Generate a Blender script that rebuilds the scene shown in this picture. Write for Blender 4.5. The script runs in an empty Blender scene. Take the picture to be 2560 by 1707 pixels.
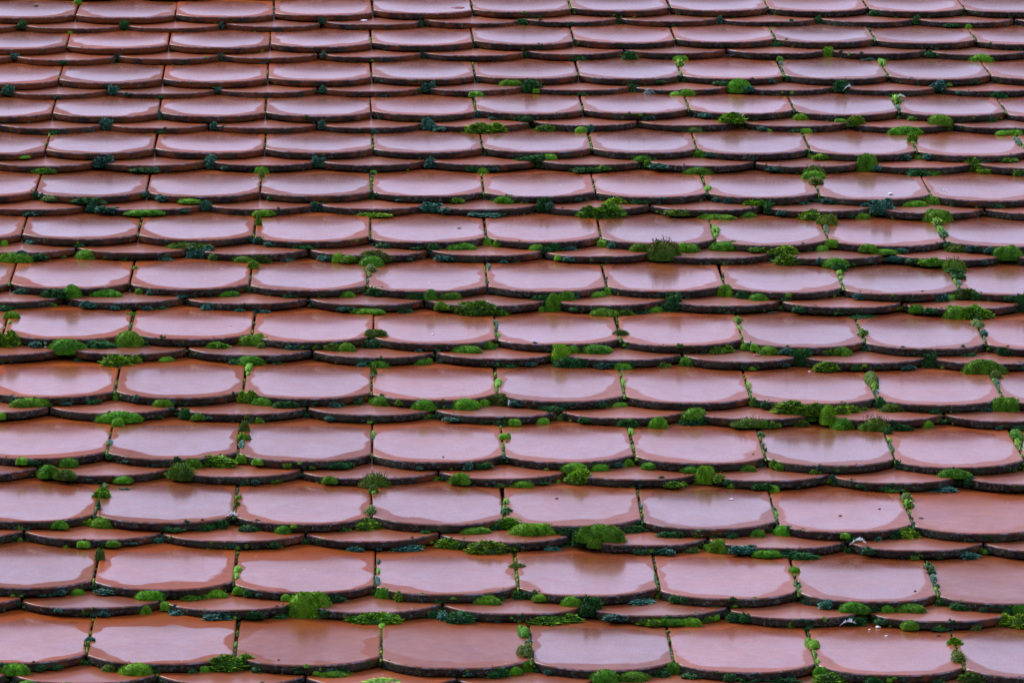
import bpy, bmesh, math, random
from mathutils import Vector, Matrix, noise
from mathutils.bvhtree import BVHTree
R = math.radians
scene = bpy.context.scene
C = scene.collection

# ------------------------------------------------------------------ camera
SLOPE = R(40.0)                  # pitch of the roof
F_PX = 15250.0                   # long lens, in pixels of a 2560 px wide frame
VX, VY = 897.0, -3329.0          # where the joints between the tiles converge
CX, CY = 1280.0, 853.5
ALPHA = math.atan((CY - VY) / F_PX)
Z0 = 8.9
elev = SLOPE - ALPHA
U = Vector((0, math.cos(SLOPE), math.sin(SLOPE)))       # up the slope
N = Vector((0, -math.sin(SLOPE), math.cos(SLOPE)))      # out of the roof
X = Vector((1, 0, 0))
f0 = Vector((0, math.cos(elev), math.sin(elev)))
up0 = Vector((0, -math.sin(elev), math.cos(elev)))
psi = math.atan((CX - VX) / F_PX)
FWD = f0 * math.cos(psi) + X * math.sin(psi)
RIGHT = X * math.cos(psi) - f0 * math.sin(psi)
CAM = -Z0 * FWD
cam = bpy.data.cameras.new('camera')
cam.sensor_width = 36.0
cam.lens = F_PX / 2560 * 36.0
cam.clip_start = 0.1
cam.clip_end = 1000
cam_ob = bpy.data.objects.new('camera', cam)
C.objects.link(cam_ob)
M = Matrix((RIGHT, up0, -FWD)).transposed().to_4x4()
M.translation = CAM
cam_ob.matrix_world = M
scene.camera = cam_ob

# ------------------------------------------------------------------ sky and sun (soft overcast)
SUN_EL, SUN_AZ = R(52), R(285)   # azimuth from +Y, clockwise
world = bpy.data.worlds.new('World')
scene.world = world
world.use_nodes = True
nt = world.node_tree
nt.nodes.clear()
out = nt.nodes.new('ShaderNodeOutputWorld')
bg = nt.nodes.new('ShaderNodeBackground')
sky = nt.nodes.new('ShaderNodeTexSky')
sky.sky_type = 'NISHITA'
sky.sun_disc = False
sky.sun_elevation = SUN_EL
sky.sun_rotation = SUN_AZ
sky.dust_density = 2.0
sky.ozone_density = 2.0
tc = nt.nodes.new('ShaderNodeTexCoord')
cl = nt.nodes.new('ShaderNodeTexNoise')
cl.inputs['Scale'].default_value = 2.2
cl.inputs['Detail'].default_value = 5
ramp = nt.nodes.new('ShaderNodeValToRGB')
ramp.color_ramp.elements[0].position = 0.36
ramp.color_ramp.elements[1].position = 0.66
mixc = nt.nodes.new('ShaderNodeMix')
mixc.data_type = 'RGBA'
mixc.inputs[7].default_value = (5.9, 5.8, 8.8, 1)      # the cloud sheet
nt.links.new(tc.outputs['Generated'], cl.inputs['Vector'])
nt.links.new(cl.outputs['Fac'], ramp.inputs['Fac'])
mr = nt.nodes.new('ShaderNodeMapRange')
mr.inputs['To Min'].default_value = 0.55
mr.inputs['To Max'].default_value = 0.9
nt.links.new(ramp.outputs['Color'], mr.inputs['Value'])
nt.links.new(mr.outputs['Result'], mixc.inputs[0])
nt.links.new(sky.outputs['Color'], mixc.inputs[6])
nt.links.new(mixc.outputs[2], bg.inputs['Color'])
bg.inputs['Strength'].default_value = 0.1
nt.links.new(bg.outputs['Background'], out.inputs['Surface'])

sun = bpy.data.lights.new('sun', 'SUN')
sun.energy = 2.3
sun.angle = R(18)
sun.color = (1.0, 0.95, 0.88)
sun_ob = bpy.data.objects.new('sun', sun)
C.objects.link(sun_ob)
sd = Vector((math.sin(SUN_AZ) * math.cos(SUN_EL), math.cos(SUN_AZ) * math.cos(SUN_EL), math.sin(SUN_EL)))
sun_ob.rotation_euler = sd.to_track_quat('Z', 'Y').to_euler()
sun_ob.location = sd * 20

scene.view_settings.view_transform = 'Standard'
scene.view_settings.look = 'None'
scene.view_settings.exposure = 0.76
scene.view_settings.gamma = 1.0
scene.view_settings.use_curve_mapping = False

# ------------------------------------------------------------------ helpers
def tag(o, label=None, cat=None, group=None, kind=None):
    if label: o['label'] = label
    if cat: o['category'] = cat
    if group: o['group'] = group
    if kind: o['kind'] = kind
    return o

def link(name, me, mats=()):
    o = bpy.data.objects.new(name, me)
    C.objects.link(o)
    for m in mats:
        if m.name not in [s.name for s in me.materials if s]:
            me.materials.append(m)
    return o

def mesh_from(name, verts, faces, fm=None, smooth=True):
    me = bpy.data.meshes.new(name)
    me.from_pydata([tuple(v) for v in verts], [], faces)
    if fm: me.polygons.foreach_set('material_index', fm)
    if smooth: me.polygons.foreach_set('use_smooth', [True] * len(faces))
    me.update()
    return me

ORD = ('zeroth first second third fourth fifth sixth seventh eighth ninth tenth eleventh twelfth thirteenth '
       'fourteenth fifteenth sixteenth seventeenth').split()

def ray_dir(px, py):
    return (RIGHT * ((px - CX) / F_PX) + up0 * ((CY - py) / F_PX) + FWD).normalized()

def to_plane(px, py):            # picture point -> (across, up the slope) on the mean plane of the roof
    d = ray_dir(px, py)
    t = -CAM.dot(N) / d.dot(N)
    p = CAM + d * t
    return p.dot(X), p.dot(U)

def project(p):
    q = p - CAM
    z = q.dot(FWD)
    return CX + F_PX * q.dot(RIGHT) / z, CY - F_PX * q.dot(up0) / z, z

# ------------------------------------------------------------------ node helpers
class NT:
    def __init__(s, name):
        s.m = bpy.data.materials.new(name)
        s.m.use_nodes = True
        s.t = s.m.node_tree
        s.b = s.t.nodes['Principled BSDF']
    def n(s, typ, **kw):
        nd = s.t.nodes.new(typ)
        for k, v in kw.items():
            if k.startswith('i_'):
                key = k[2:]
                key = int(key) if key.isdigit() else key.replace('_', ' ')
                nd.inputs[key].default_value = v
            else: setattr(nd, k, v)
        return nd
    def l(s, a, b): s.t.links.new(a, b)
    def math(s, op, a, b=None, c=None, clamp=False):
        nd = s.n('ShaderNodeMath', operation=op, use_clamp=clamp)
        for i, v in enumerate((a, b, c)):
            if v is None: continue
            if hasattr(v, 'links'): s.l(v, nd.inputs[i])
            else: nd.inputs[i].default_value = v
        return nd.outputs[0]
    def noise(s, vec, scale, detail=3, rough=0.55, dist=0.0):
        nd = s.n('ShaderNodeTexNoise')
        nd.inputs['Scale'].default_value = scale
        nd.inputs['Detail'].default_value = detail
        nd.inputs['Roughness'].default_value = rough
        nd.inputs['Distortion'].default_value = dist
        s.l(vec, nd.inputs['Vector'])
        return nd
    def mapr(s, v, a, b, c=0.0, d=1.0, smooth=False):
        nd = s.n('ShaderNodeMapRange')
        if smooth: nd.interpolation_type = 'SMOOTHSTEP'
        s.l(v, nd.inputs['Value'])
        for k, x in zip(('From Min', 'From Max', 'To Min', 'To Max'), (a, b, c, d)):
            if hasattr(x, 'links'): s.l(x, nd.inputs[k])
            else: nd.inputs[k].default_value = x
        return nd.outputs['Result']
    def mix(s, f, a, b, mode='MIX'):
        nd = s.n('ShaderNodeMix', data_type='RGBA', blend_type=mode)
        for i, v in ((0, f), (6, a), (7, b)):
            if hasattr(v, 'links'): s.l(v, nd.inputs[i])
            else: nd.inputs[i].default_value = (v if i == 0 or len(v) == 4 else (*v, 1))
        return nd.outputs[2]
    def attr(s, name, typ='OBJECT'):
        return s.n('ShaderNodeAttribute', attribute_type=typ, attribute_name=name).outputs['Fac']
    def set(s, **kw):
        for k, v in kw.items():
            s.b.inputs[k.replace('_', ' ')].default_value = v

def tile_coords(T):
    tc = T.n('ShaderNodeTexCoord')
    oi = T.n('ShaderNodeObjectInfo')
    off = T.n('ShaderNodeCombineXYZ')
    T.l(T.math('MULTIPLY', oi.outputs['Random'], 37.0), off.inputs[0])
    T.l(T.math('MULTIPLY', oi.outputs['Random'], 91.0), off.inputs[1])
    add = T.n('ShaderNodeVectorMath', operation='ADD')
    T.l(tc.outputs['Object'], add.inputs[0]); T.l(off.outputs[0], add.inputs[1])
    return tc.outputs['Object'], add.outputs[0], oi.outputs['Random']

# wet glazed clay: a water film with its own outline lies in the middle of every tile
def make_tile_face():
    T = NT('wet_clay_face')
    obj, rnd, rv = tile_coords(T)
    sep = T.n('ShaderNodeSeparateXYZ'); T.l(obj, sep.inputs[0])
    warp = T.attr('film_warp')
    n1 = T.noise(rnd, 13.0, 1.5, 0.45)
    ns = T.n('ShaderNodeSeparateColor'); T.l(n1.outputs['Color'], ns.inputs[0])
    wx = T.math('MULTIPLY', T.math('SUBTRACT', ns.outputs[0], 0.5), warp)
    wy = T.math('MULTIPLY', T.math('SUBTRACT', ns.outputs[1], 0.5), T.math('MULTIPLY', warp, 1.7))
    x = T.math('ADD', sep.outputs[0], wx)
    y = T.math('ADD', sep.outputs[1], wy)
    hx = T.math('DIVIDE', T.math('ABSOLUTE', x), T.attr('film_half_width'))
    yc = T.attr('film_center'); hh = T.attr('film_half_length')
    hy = T.math('DIVIDE', T.math('ABSOLUTE', T.math('SUBTRACT', y, yc)), hh)
    low = T.math('LESS_THAN', y, yc)
    ex = T.math('SUBTRACT', 4.2, T.math('MULTIPLY', low, 2.0))
    d = T.math('ADD', T.math('POWER', hx, ex), T.math('POWER', hy, T.math('ADD', ex, 0.3)))
    film = T.mapr(d, 1.12, 0.97, 0.0, 1.0, True)
    film = T.math('MULTIPLY', film, T.attr('film'))
    # clay
    n2 = T.noise(rnd, 9.0, 5, 0.6)
    n3 = T.noise(rnd, 60.0, 4, 0.7)
    base = T.mix(T.mapr(n2.outputs['Fac'], 0.3, 0.7), (0.205, 0.043, 0.007, 1), (0.285, 0.072, 0.013, 1))
    base = T.mix(T.mapr(n3.outputs['Fac'], 0.45, 0.75, 0.0, 0.35), base, (0.16, 0.045, 0.022, 1))
    hue = T.mix(rv, (0.78, 0.86, 0.95, 1), (1.15, 1.10, 1.0, 1))
    base = T.mix(1.0, base, hue, 'MULTIPLY')
    # dark grit and pale droppings
    v1 = T.n('ShaderNodeTexVoronoi', feature='F1'); v1.inputs['Scale'].default_value = 30.0
    T.l(rnd, v1.inputs['Vector'])
    vs = T.n('ShaderNodeSeparateColor'); T.l(v1.outputs['Color'], vs.inputs[0])
    spot = T.math('LESS_THAN', v1.outputs['Distance'], T.mapr(vs.outputs[0], 0.86, 1.0, 0.0, 0.075))
    pale = T.math('GREATER_THAN', vs.outputs[1], 0.6)
    base = T.mix(spot, base, T.mix(pale, (0.03, 0.022, 0.02, 1), (0.62, 0.60, 0.58, 1)))
    v2 = T.n('ShaderNodeTexVoronoi', feature='F1'); v2.inputs['Scale'].default_value = 95.0
    T.l(rnd, v2.inputs['Vector'])
    vt = T.n('ShaderNodeSeparateColor'); T.l(v2.outputs['Color'], vt.inputs[0])
    sp2 = T.math('LESS_THAN', v2.outputs['Distance'], T.mapr(vt.outputs[0], 0.80, 1.0, 0.0, 0.13))
    base = T.mix(T.math('MULTIPLY', sp2, 0.8), base, T.mix(T.math('GREATER_THAN', vt.outputs[1], 0.7), (0.03, 0.02, 0.02, 1), (0.5, 0.45, 0.45, 1)))
    T.l(base, T.b.inputs['Base Color'])
    mp0 = T.n('ShaderNodeMapping'); mp0.inputs['Scale'].default_value = (1, 0.6, 1); T.l(rnd, mp0.inputs['Vector'])
    n7 = T.noise(mp0.outputs[0], 22, 5, 0.7, 0.6)
    rough = T.math('ADD', T.attr('rough_more'), T.mapr(n3.outputs['Fac'], 0.3, 0.7, 0.26, 0.38))
    rough = T.math('ADD', rough, T.mapr(n7.outputs['Fac'], 0.35, 0.65, -0.03, 0.05))
    T.l(T.math('SUBTRACT', rough, T.math('MULTIPLY', film, 0.06)), T.b.inputs['Roughness'])
    T.l(T.math('ADD', T.attr('dry_gloss'), T.math('MULTIPLY', film, 0.48)), T.b.inputs['Specular IOR Level'])
    T.l(T.math('MULTIPLY', film, T.mapr(n7.outputs['Fac'], 0.35, 0.65, 0.92, 0.76)), T.b.inputs['Coat Weight'])
    T.set(Coat_Roughness=0.13, Coat_IOR=1.4)
    b1 = T.n('ShaderNodeBump'); b1.inputs['Strength'].default_value = 0.08; b1.inputs['Distance'].default_value = 0.001
    mp = T.n('ShaderNodeMapping'); mp.inputs['Scale'].default_value = (1, 3.0, 1); T.l(rnd, mp.inputs['Vector'])
    n4 = T.noise(mp.outputs[0], 45, 5, 0.65)
    hgt = T.math('ADD', n4.outputs['Fac'], T.math('MULTIPLY', spot, 0.6))
    T.l(hgt, b1.inputs['Height']); T.l(b1.outputs[0], T.b.inputs['Normal'])
    return T.m

def make_tile_edge():
    T = NT('broken_clay_edge')
    obj, rnd, rv = tile_coords(T)
    sep = T.n('ShaderNodeSeparateXYZ'); T.l(obj, sep.inputs[0])
    n1 = T.noise(rnd, 26, 4, 0.65)
    n2 = T.noise(rnd, 150, 4, 0.7)
    # crust of dirt and algae, thinner towards the right corner of each tile
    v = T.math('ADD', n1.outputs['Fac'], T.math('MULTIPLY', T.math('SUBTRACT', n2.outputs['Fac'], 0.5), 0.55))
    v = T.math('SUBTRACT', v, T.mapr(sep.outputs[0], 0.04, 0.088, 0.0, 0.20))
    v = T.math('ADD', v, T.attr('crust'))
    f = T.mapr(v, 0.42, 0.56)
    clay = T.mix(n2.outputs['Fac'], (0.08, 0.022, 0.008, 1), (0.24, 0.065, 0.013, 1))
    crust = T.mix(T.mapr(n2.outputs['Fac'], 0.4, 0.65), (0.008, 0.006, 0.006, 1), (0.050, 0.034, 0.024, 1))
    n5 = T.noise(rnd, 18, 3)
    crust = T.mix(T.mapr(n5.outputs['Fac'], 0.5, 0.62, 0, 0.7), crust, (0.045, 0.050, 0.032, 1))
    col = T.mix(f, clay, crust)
    vo = T.n('ShaderNodeTexVoronoi', feature='F1'); vo.inputs['Scale'].default_value = 150; jv = T.mix(0.02, rnd, T.noise(rnd, 300, 2).outputs['Color']); T.l(jv, vo.inputs['Vector'])
    n6 = T.noise(rnd, 30, 2)
    sp = T.math('MULTIPLY', T.math('LESS_THAN', vo.outputs['Distance'], 0.30), T.math('GREATER_THAN', T.math('ADD', n6.outputs['Fac'], T.math('MULTIPLY', T.attr('crust'), 0.8)), 0.66))
    col = T.mix(T.math('MULTIPLY', sp, 0.5), col, (0.22, 0.30, 0.27, 1))
    T.l(col, T.b.inputs['Base Color'])
    T.set(Roughness=0.75, Specular_IOR_Level=0.25)
    b1 = T.n('ShaderNodeBump'); b1.inputs['Strength'].default_value = 0.9; b1.inputs['Distance'].default_value = 0.0015
    T.l(n2.outputs['Fac'], b1.inputs['Height']); T.l(b1.outputs[0], T.b.inputs['Normal'])
    return T.m

def make_rim():
    # rounded arris of the face: clay with its bluish highlight painted in, in patches
    T = NT('highlit_clay_rim')
    obj, rnd, rv = tile_coords(T)
    n2 = T.noise(rnd, 70, 4, 0.7)
    col = T.mix(T.mapr(n2.outputs['Fac'], 0.48, 0.62, 0, 0.8), (0.15, 0.040, 0.015, 1), (0.30, 0.28, 0.36, 1))
    T.l(col, T.b.inputs['Base Color'])
    T.set(Roughness=0.4, Specular_IOR_Level=0.5)
    return T.m

def simple(name, col, rough=0.8, spec=0.3, nscale=60, var=0.35, bump=0.0):
    T = NT(name)
    tc = T.n('ShaderNodeTexCoord')
    n1 = T.noise(tc.outputs['Object'], nscale, 4, 0.6)
    dark = tuple(c * (1 - var) for c in col) + (1,)
    lite = tuple(min(1, c * (1 + var)) for c in col) + (1,)
    T.l(T.mix(T.mapr(n1.outputs['Fac'], 0.3, 0.7), dark, lite), T.b.inputs['Base Color'])
    T.set(Roughness=rough, Specular_IOR_Level=spec)
    if bump:
        b1 = T.n('ShaderNodeBump'); b1.inputs['Strength'].default_value = bump; b1.inputs['Distance'].default_value = 0.01
        T.l(n1.outputs['Fac'], b1.inputs['Height']); T.l(b1.outputs[0], T.b.inputs['Normal'])
    return T.m

def growth(name, deep, mid, tip, rough=0.75, patch=None):
    """moss: old growth deep down, pale young growth at the leaf tips (corner attribute 'tip')"""
    T = NT(name)
    tc = T.n('ShaderNodeTexCoord')
    oi = T.n('ShaderNodeObjectInfo')
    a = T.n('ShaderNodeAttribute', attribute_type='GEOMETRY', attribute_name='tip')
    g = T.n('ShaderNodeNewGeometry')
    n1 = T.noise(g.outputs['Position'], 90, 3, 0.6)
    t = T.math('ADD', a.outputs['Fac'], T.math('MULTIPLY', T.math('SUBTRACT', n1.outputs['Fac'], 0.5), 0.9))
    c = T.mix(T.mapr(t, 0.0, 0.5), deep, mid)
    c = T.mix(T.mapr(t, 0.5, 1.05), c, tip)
    hs = T.n('ShaderNodeHueSaturation')
    T.l(T.mapr(oi.outputs['Random'], 0, 1, 0.482, 0.512), hs.inputs['Hue'])
    wn = T.n('ShaderNodeTexWhiteNoise', noise_dimensions='1D'); T.l(oi.outputs['Random'], wn.inputs['W'])
    T.l(T.mapr(wn.outputs['Value'], 0, 1, 0.72, 1.25), hs.inputs['Value'])
    T.l(c, hs.inputs['Color'])
    cc = hs.outputs[0]
    if patch:
        n2 = T.noise(g.outputs['Position'], 45, 2)
        cc = T.mix(T.mapr(n2.outputs['Fac'], 0.55, 0.65, 0, 0.6), cc, patch)
    T.l(cc, T.b.inputs['Base Color'])
    T.set(Roughness=rough, Specular_IOR_Level=0.25)
    T.b.inputs['Sheen Weight'].default_value = 0.0
    return T.m

M_FACE, M_EDGE, M_RIM = make_tile_face(), make_tile_edge(), make_rim()
# ------------------------------------------------------------------ the roof under the tiles
THICK, PITCH, WIDTH, SAG, LEN = 0.0117, 0.290, 0.180, 0.046, 0.385
STACK = THICK + 0.0009
DROP = 0.050                      # how far the lower layer of a course shows below the upper one
delta = math.atan(2 * STACK / PITCH)
D = (U * math.cos(delta) - N * math.sin(delta)).normalized()   # up a tile's own face
NT_ = (N * math.cos(delta) + U * math.sin(delta)).normalized() # out of a tile's own face

def box(name, o, ax, ay, az, mat, kind, label=None):
    vs = [o + ax * i + ay * j + az * k for k in (0, 1) for j in (0, 1) for i in (0, 1)]
    fs = [(0, 2, 3, 1), (4, 5, 7, 6), (0, 1, 5, 4), (2, 6, 7, 3), (0, 4, 6, 2), (1, 3, 7, 5)]
    ob = link(name, mesh_from(name, vs, fs, smooth=False), [mat])
    ob['kind'] = kind
    return ob

M_FELT = simple('roofing_felt', (0.03, 0.028, 0.026), 0.9, 0.2)
M_GRASS = simple('lawn', (0.05, 0.075, 0.03), 0.9, 0.2, 3.0, 0.5)
box('roof_underlay', X * -1.7 + U * -3.2 - N * 0.20, X * 3.9, U * 6.4, N * 0.12, M_FELT, 'structure')
gm = mesh_from('ground', [(-300, -300, -6), (300, -300, -6), (300, 300, -6), (-300, 300, -6)], [(0, 1, 2, 3)])
go = link('ground', gm, [M_GRASS]); go['kind'] = 'structure'

# ------------------------------------------------------------------ tiles
ROWS = [  # joint corners of the broad courses, in the photograph
 [(188,36),(437.5,38),(685,33),(932,27),(1181,24),(1427,20),(1674,18),(1920,20),(2169,20),(2412,22)],
 [(166,114),(421,111),(675,110),(928,107),(1183,104),(1435,100),(1688,97),(1938,97),(2187,97),(2441,102)],
 [(146,199),(406,197),(669,195),(929,190),(1187,188),(1447,187),(1704,188),(1961,187),(2220,188),(2477,190)],
 [(130,282),(397,281),(663,280),(928,280),(1190,276),(1458,273),(1723,273),(1986,276),(2248,278),(2516,281)],
 [(113,374),(386,371),(661,371.5),(932,371),(1206,370),(1480,369),(1743,373),(2024,374),(2293,378)],
 [(88,480),(366,480),(650,480),(929,477),(1209,479),(1489,481),(1769,481),(2048,485),(2328,489)],
 [(54,585),(345,585),(634.5,589),(925,593),(1215,591),(1502,593.5),(1788,599),(2072,602),(2364,603)],
 [(24,707),(324,707),(624,711),(919,713),(1219,715),(1517,715),(1812,714),(2109,721),(2399,722)],
 [(7,835),(324,830),(630,835),(933,844),(1242,845),(1551,846),(1857,852),(2163,855),(2467,859)],
 [(287,978),(608,978),(929,983),(1243,985),(1562,990),(1877.6,992),(2192,995),(2509,997)],
 [(267,1129),(595,1131),(930,1137),(1260,1137),(1586,1138),(1914,1143),(2238,1149),(2562,1152)],
 [(238,1285),(586,1289),(929,1292),(1262,1291),(1606,1299),(1943.5,1307),(2284,1313)],
 [(233.6,1450),(584,1455),(938,1464),(1295,1466),(1648,1471),(1998,1479),(2346,1486)],
 [(216,1635),(586,1636),(952.5,1645),(1329.6,1649),(1684.7,1655),(2042,1660),(2412,1669)],
]
rng = random.Random(7)

def extend(pts, lo, hi):
    pts = list(pts)
    while pts[0][0] > lo:
        a, b, c = pts[0], pts[1], pts[2]
        pts.insert(0, (a[0] - (c[0] - a[0]) / 2, a[1] - 0.5 * (c[1] - a[1]) / 2))
    while pts[-1][0] < hi:
        a, b, c = pts[-1], pts[-2], pts[-3]
        pts.append((a[0] + (a[0] - c[0]) / 2, a[1] + 0.5 * (a[1] - c[1]) / 2))
    return pts

rows = []                        # index 0 = a course above the frame, 1..14 in view, 15 below
for i, r in enumerate(ROWS):
    ppt = (r[-1][0] - r[0][0]) / (len(r) - 1)
    rows.append([to_plane(*p) for p in extend(r, -0.25 * ppt, 2560 + 0.25 * ppt)])
rows.insert(0, [(x, y + PITCH) for x, y in rows[0]])

def tile_mesh(seed, front_only=False):
    rg = random.Random(seed)
    w, L, t, sag = WIDTH - 0.0024, LEN, THICK, SAG
    side = [0.0, 0.0005, 0.0013, 0.0026]
    nx = 34
    xs = [-w / 2 + s for s in side]
    inner = [-w / 2 + 0.005 + (w - 0.010) * k / nx for k in range(nx + 1)]
    xs = xs + inner + [w / 2 - s for s in reversed(side)]
    rr = ((w / 2) ** 2 + sag ** 2) / (2 * sag)
    ph = rg.uniform(0, 100)
    ex = rg.uniform(2.25, 3.0)
    def yb(x):
        wob = (noise.noise(Vector((x * 45 + ph, 3.1, 0))) * 0.0011 + noise.noise(Vector((x * 210 + ph, 9.1, 0))) * 0.00045)
        return sag * (abs(2 * x / w) ** ex - 1) + wob
    vsteps = [0, 0.0004, 0.0011, 0.0022, 0.004, 0.010, 0.025, 0.05, 0.09, 0.15, 0.25]
    def bev(d, r):
        if d >= r: return 0.0
        k = 1 - d / r
        return r * (1 - math.sqrt(max(0, 1 - k * k)))
    bow = rg.uniform(-0.0010, 0.0006)
    twist = rg.uniform(-0.0008, 0.0008)
    verts, faces, fm = [], [], []
    ncol, nrow = len(xs), len(vsteps) + 1
    top = {}
    for i, x in enumerate(xs):
        y0 = yb(x)
        for j in range(nrow):
            y = y0 + vsteps[j] if j < len(vsteps) else L
            db = y - y0
            ds = w / 2 - abs(x)
            z = -bev(ds, 0.0026) - bev(db, 0.0022)
            z += bow * (2 * x / w) ** 2 + twist * (2 * x / w) * (1 - y / L)
            z += noise.noise(Vector((x * 14 + ph, y * 14, 1.7))) * 0.00035
            verts.append(Vector((x, y, z)))
            top[i, j] = len(verts) - 1
    for i in range(ncol - 1):
        for j in range(nrow - 1):
            faces.append((top[i, j], top[i + 1, j], top[i + 1, j + 1], top[i, j + 1]))
            fm.append(2 if j < 2 else 0)
    # walls round the tile, rough like broken clay
    loop = [top[i, 0] for i in range(ncol)] + [top[ncol - 1, j] for j in range(1, nrow)] + \
           [top[i, nrow - 1] for i in range(ncol - 2, -1, -1)] + [top[0, j] for j in range(nrow - 2, 0, -1)]
    prev = loop
    levels = 5
    cen = Vector((0, 0.15, 0))
    for k in range(1, levels + 1):
        cur = []
        for q, vi in enumerate(loop):
            p = verts[vi]
            z0 = p.z
            z = z0 + (-t - z0) * k / levels
            o = Vector((0, -1, 0)) if q < ncol else Vector((math.copysign(1, p.x), 0, 0)) if q < ncol + nrow - 1 or q >= 2 * ncol + nrow - 2 else Vector((0, 1, 0))
            amp = 0.0016 if q < ncol else 0.0003
            d = noise.noise(Vector((p.x * 130 + ph, k * 1.1, p.y * 130))) * amp - (0.0016 if k == levels and q < ncol else 0) + (0.0004 if k in (2, 3) else 0)
            if q < ncol: d = min(d, 0.0008)
            elif d > 0: d = 0
            verts.append(Vector((p.x, p.y, z)) + o * d)
            cur.append(len(verts) - 1)
        n = len(loop)
        for q in range(n):
            a, b = q, (q + 1) % n
            faces.append((prev[b], prev[a], cur[a], cur[b]))
            fm.append(1)
        prev = cur
    faces.append(tuple(reversed(prev))); fm.append(1)
    return mesh_from('roof_tile', verts, faces, fm)

tile_meshes = []
for s in range(14):
    me = tile_mesh(100 + s)
    for m in (M_FACE, M_EDGE, M_RIM): me.materials.append(m)
    tile_meshes.append(me)

def frame_matrix(a, b, w0, extra_n=0.0, jig=True):
    """matrix of a tile whose lower face corners are the plane points a and b"""
    mid = ((a[0] + b[0]) / 2, (a[1] + b[1]) / 2)
    wid = b[0] - a[0]
    ang = 0.12 * math.atan2(b[1] - a[1], wid) + rng.gauss(0, 0.0018)
    tx = X * math.cos(ang) + D * math.sin(ang)
    nz = NT_.copy()
    if jig:
        nz = (nz + X * rng.gauss(0, 0.0035) + D * rng.gauss(0, 0.0028)).normalized()
    ty = nz.cross(tx).normalized()
    tx = ty.cross(nz).normalized()
    m = Matrix((tx * (wid / WIDTH), ty, nz)).transposed().to_4x4()
    m.translation = X * mid[0] + U * mid[1] + NT_ * extra_n
    return m

tiles = []                       # dicts: ob, layer, row, index, in_view
def make_tile(row, layer, a, b):
    ob = link('clay_tile', rng.choice(tile_meshes))
    ob['kind'] = 'thing'
    ob.matrix_world = frame_matrix(a, b, WIDTH, 0.0)
    if layer == 'lower':
        ob.location = ob.location - D * DROP - NT_ * STACK
    p = project(ob.matrix_world.translation if layer == 'upper' else Vector(ob.location))
    lx = min(1, max(0, p[0] / 2560)); ly = min(1, max(0, p[1] / 1707))
    big = max(0, ly - 0.62) / 0.38 * max(0, 1 - abs(lx - 0.35) / 0.55)
    dull = layer == 'upper' and ((row == 14 and 585 < p[0] < 1330) or (row in (12, 13) and p[0] > 2300 + 60 * (row - 12)))
    ob['film'] = 0.22 if dull else rng.uniform(0.85, 1.0)
    ob['film_warp'] = rng.uniform(0.020, 0.050) + 0.06 * big
    top = 0.208 + 0.012 * min(1, max(0, (lx - 0.25) / 0.45)) - 0.02 * rng.random() - big * rng.uniform(0, 0.07)
    bot = -0.030 + 0.008 * rng.random()
    if layer == 'lower':
        top, bot = 0.03, -0.05
        ob['film'] *= 0.6
        ob['film_warp'] = 0.008
    ob['film_center'] = (top + bot) / 2
    ob['film_half_length'] = (top - bot) / 2
    ob['film_half_width'] = rng.uniform(0.077, 0.085) if layer == 'upper' else 0.062
    ob['rough_more'] = 0.10 if layer == 'lower' else 0.0
    right = min(1, max(0, (lx - 0.25) / 0.45))
    ob['dry_gloss'] = 0.06 + 0.50 * right * (1 - 0.5 * big) + rng.uniform(-0.02, 0.02) + (0.12 if layer == 'lower' else 0)
    ob['crust'] = -0.12 + 0.31 * min(1, lx * 0.9 + ly * 1.6) + rng.uniform(-0.05, 0.05)
    tiles.append(dict(ob=ob, layer=layer, row=row, x=p[0], y=p[1], a=a, b=b))
    return ob

for r, pts in enumerate(rows):
    for i in range(len(pts) - 1):
        make_tile(r, 'upper', pts[i], pts[i + 1])
    mids = [((pts[i][0] + pts[i + 1][0]) / 2 + rng.gauss(-0.002, 0.0025), (pts[i][1] + pts[i + 1][1]) / 2 + rng.gauss(0, 0.0015)) for i in range(len(pts) - 1)]
    m0, m1 = mids[0], mids[-1]
    mids.insert(0, (2 * m0[0] - mids[1][0], m0[1])); mids.append((2 * m1[0] - mids[-2][0], m1[1]))
    for i in range(len(mids) - 1):
        wq = mids[i + 1][0] - mids[i][0]
        if r == 0 and False: continue
        make_tile(r, 'lower', mids[i], mids[i + 1])
bpy.context.view_layer.update()

# picture order of the tiles
for r in range(len(rows)):
    for layer in ('upper', 'lower'):
        rt = sorted([t for t in tiles if t['row'] == r and t['layer'] == layer], key=lambda t: t['x'])
        k = 0
        for t in rt:
            m = t['ob'].matrix_world
            xa = project(m @ Vector((-WIDTH / 2, 0, 0)))[0]; xb = project(m @ Vector((WIDTH / 2, 0, 0)))[0]
            t['xa'], t['xb'] = xa, xb
            if xb > 14 and xa < 2546 and 1 <= r <= 14:
                k += 1; t['col'] = k
            else: t['col'] = 0

# drop the lower tiles that lie wholly outside
keep = []
for t in tiles:
    if t['layer'] == 'lower' and (t['xb'] < -120 or t['xa'] > 2680):
        bpy.data.objects.remove(t['ob'], do_unlink=True)
    else: keep.append(t)
tiles = keep

# search tree of all tiles, so that what grows on them rests on them
bv, bf, owner = [], [], []
for t in tiles:
    m = t['ob'].matrix_world
    base = len(bv)
    bv.extend(m @ v.co for v in t['ob'].data.vertices)
    for p in t['ob'].data.polygons:
        bf.append([base + i for i in p.vertices]); owner.append(t)
TREE = BVHTree.FromPolygons(bv, bf)
def hit(px, py):
    loc, nor, idx, dist = TREE.ray_cast(CAM, ray_dir(px, py))
    return (None, None, None) if loc is None else (loc, nor, owner[idx])
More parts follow.
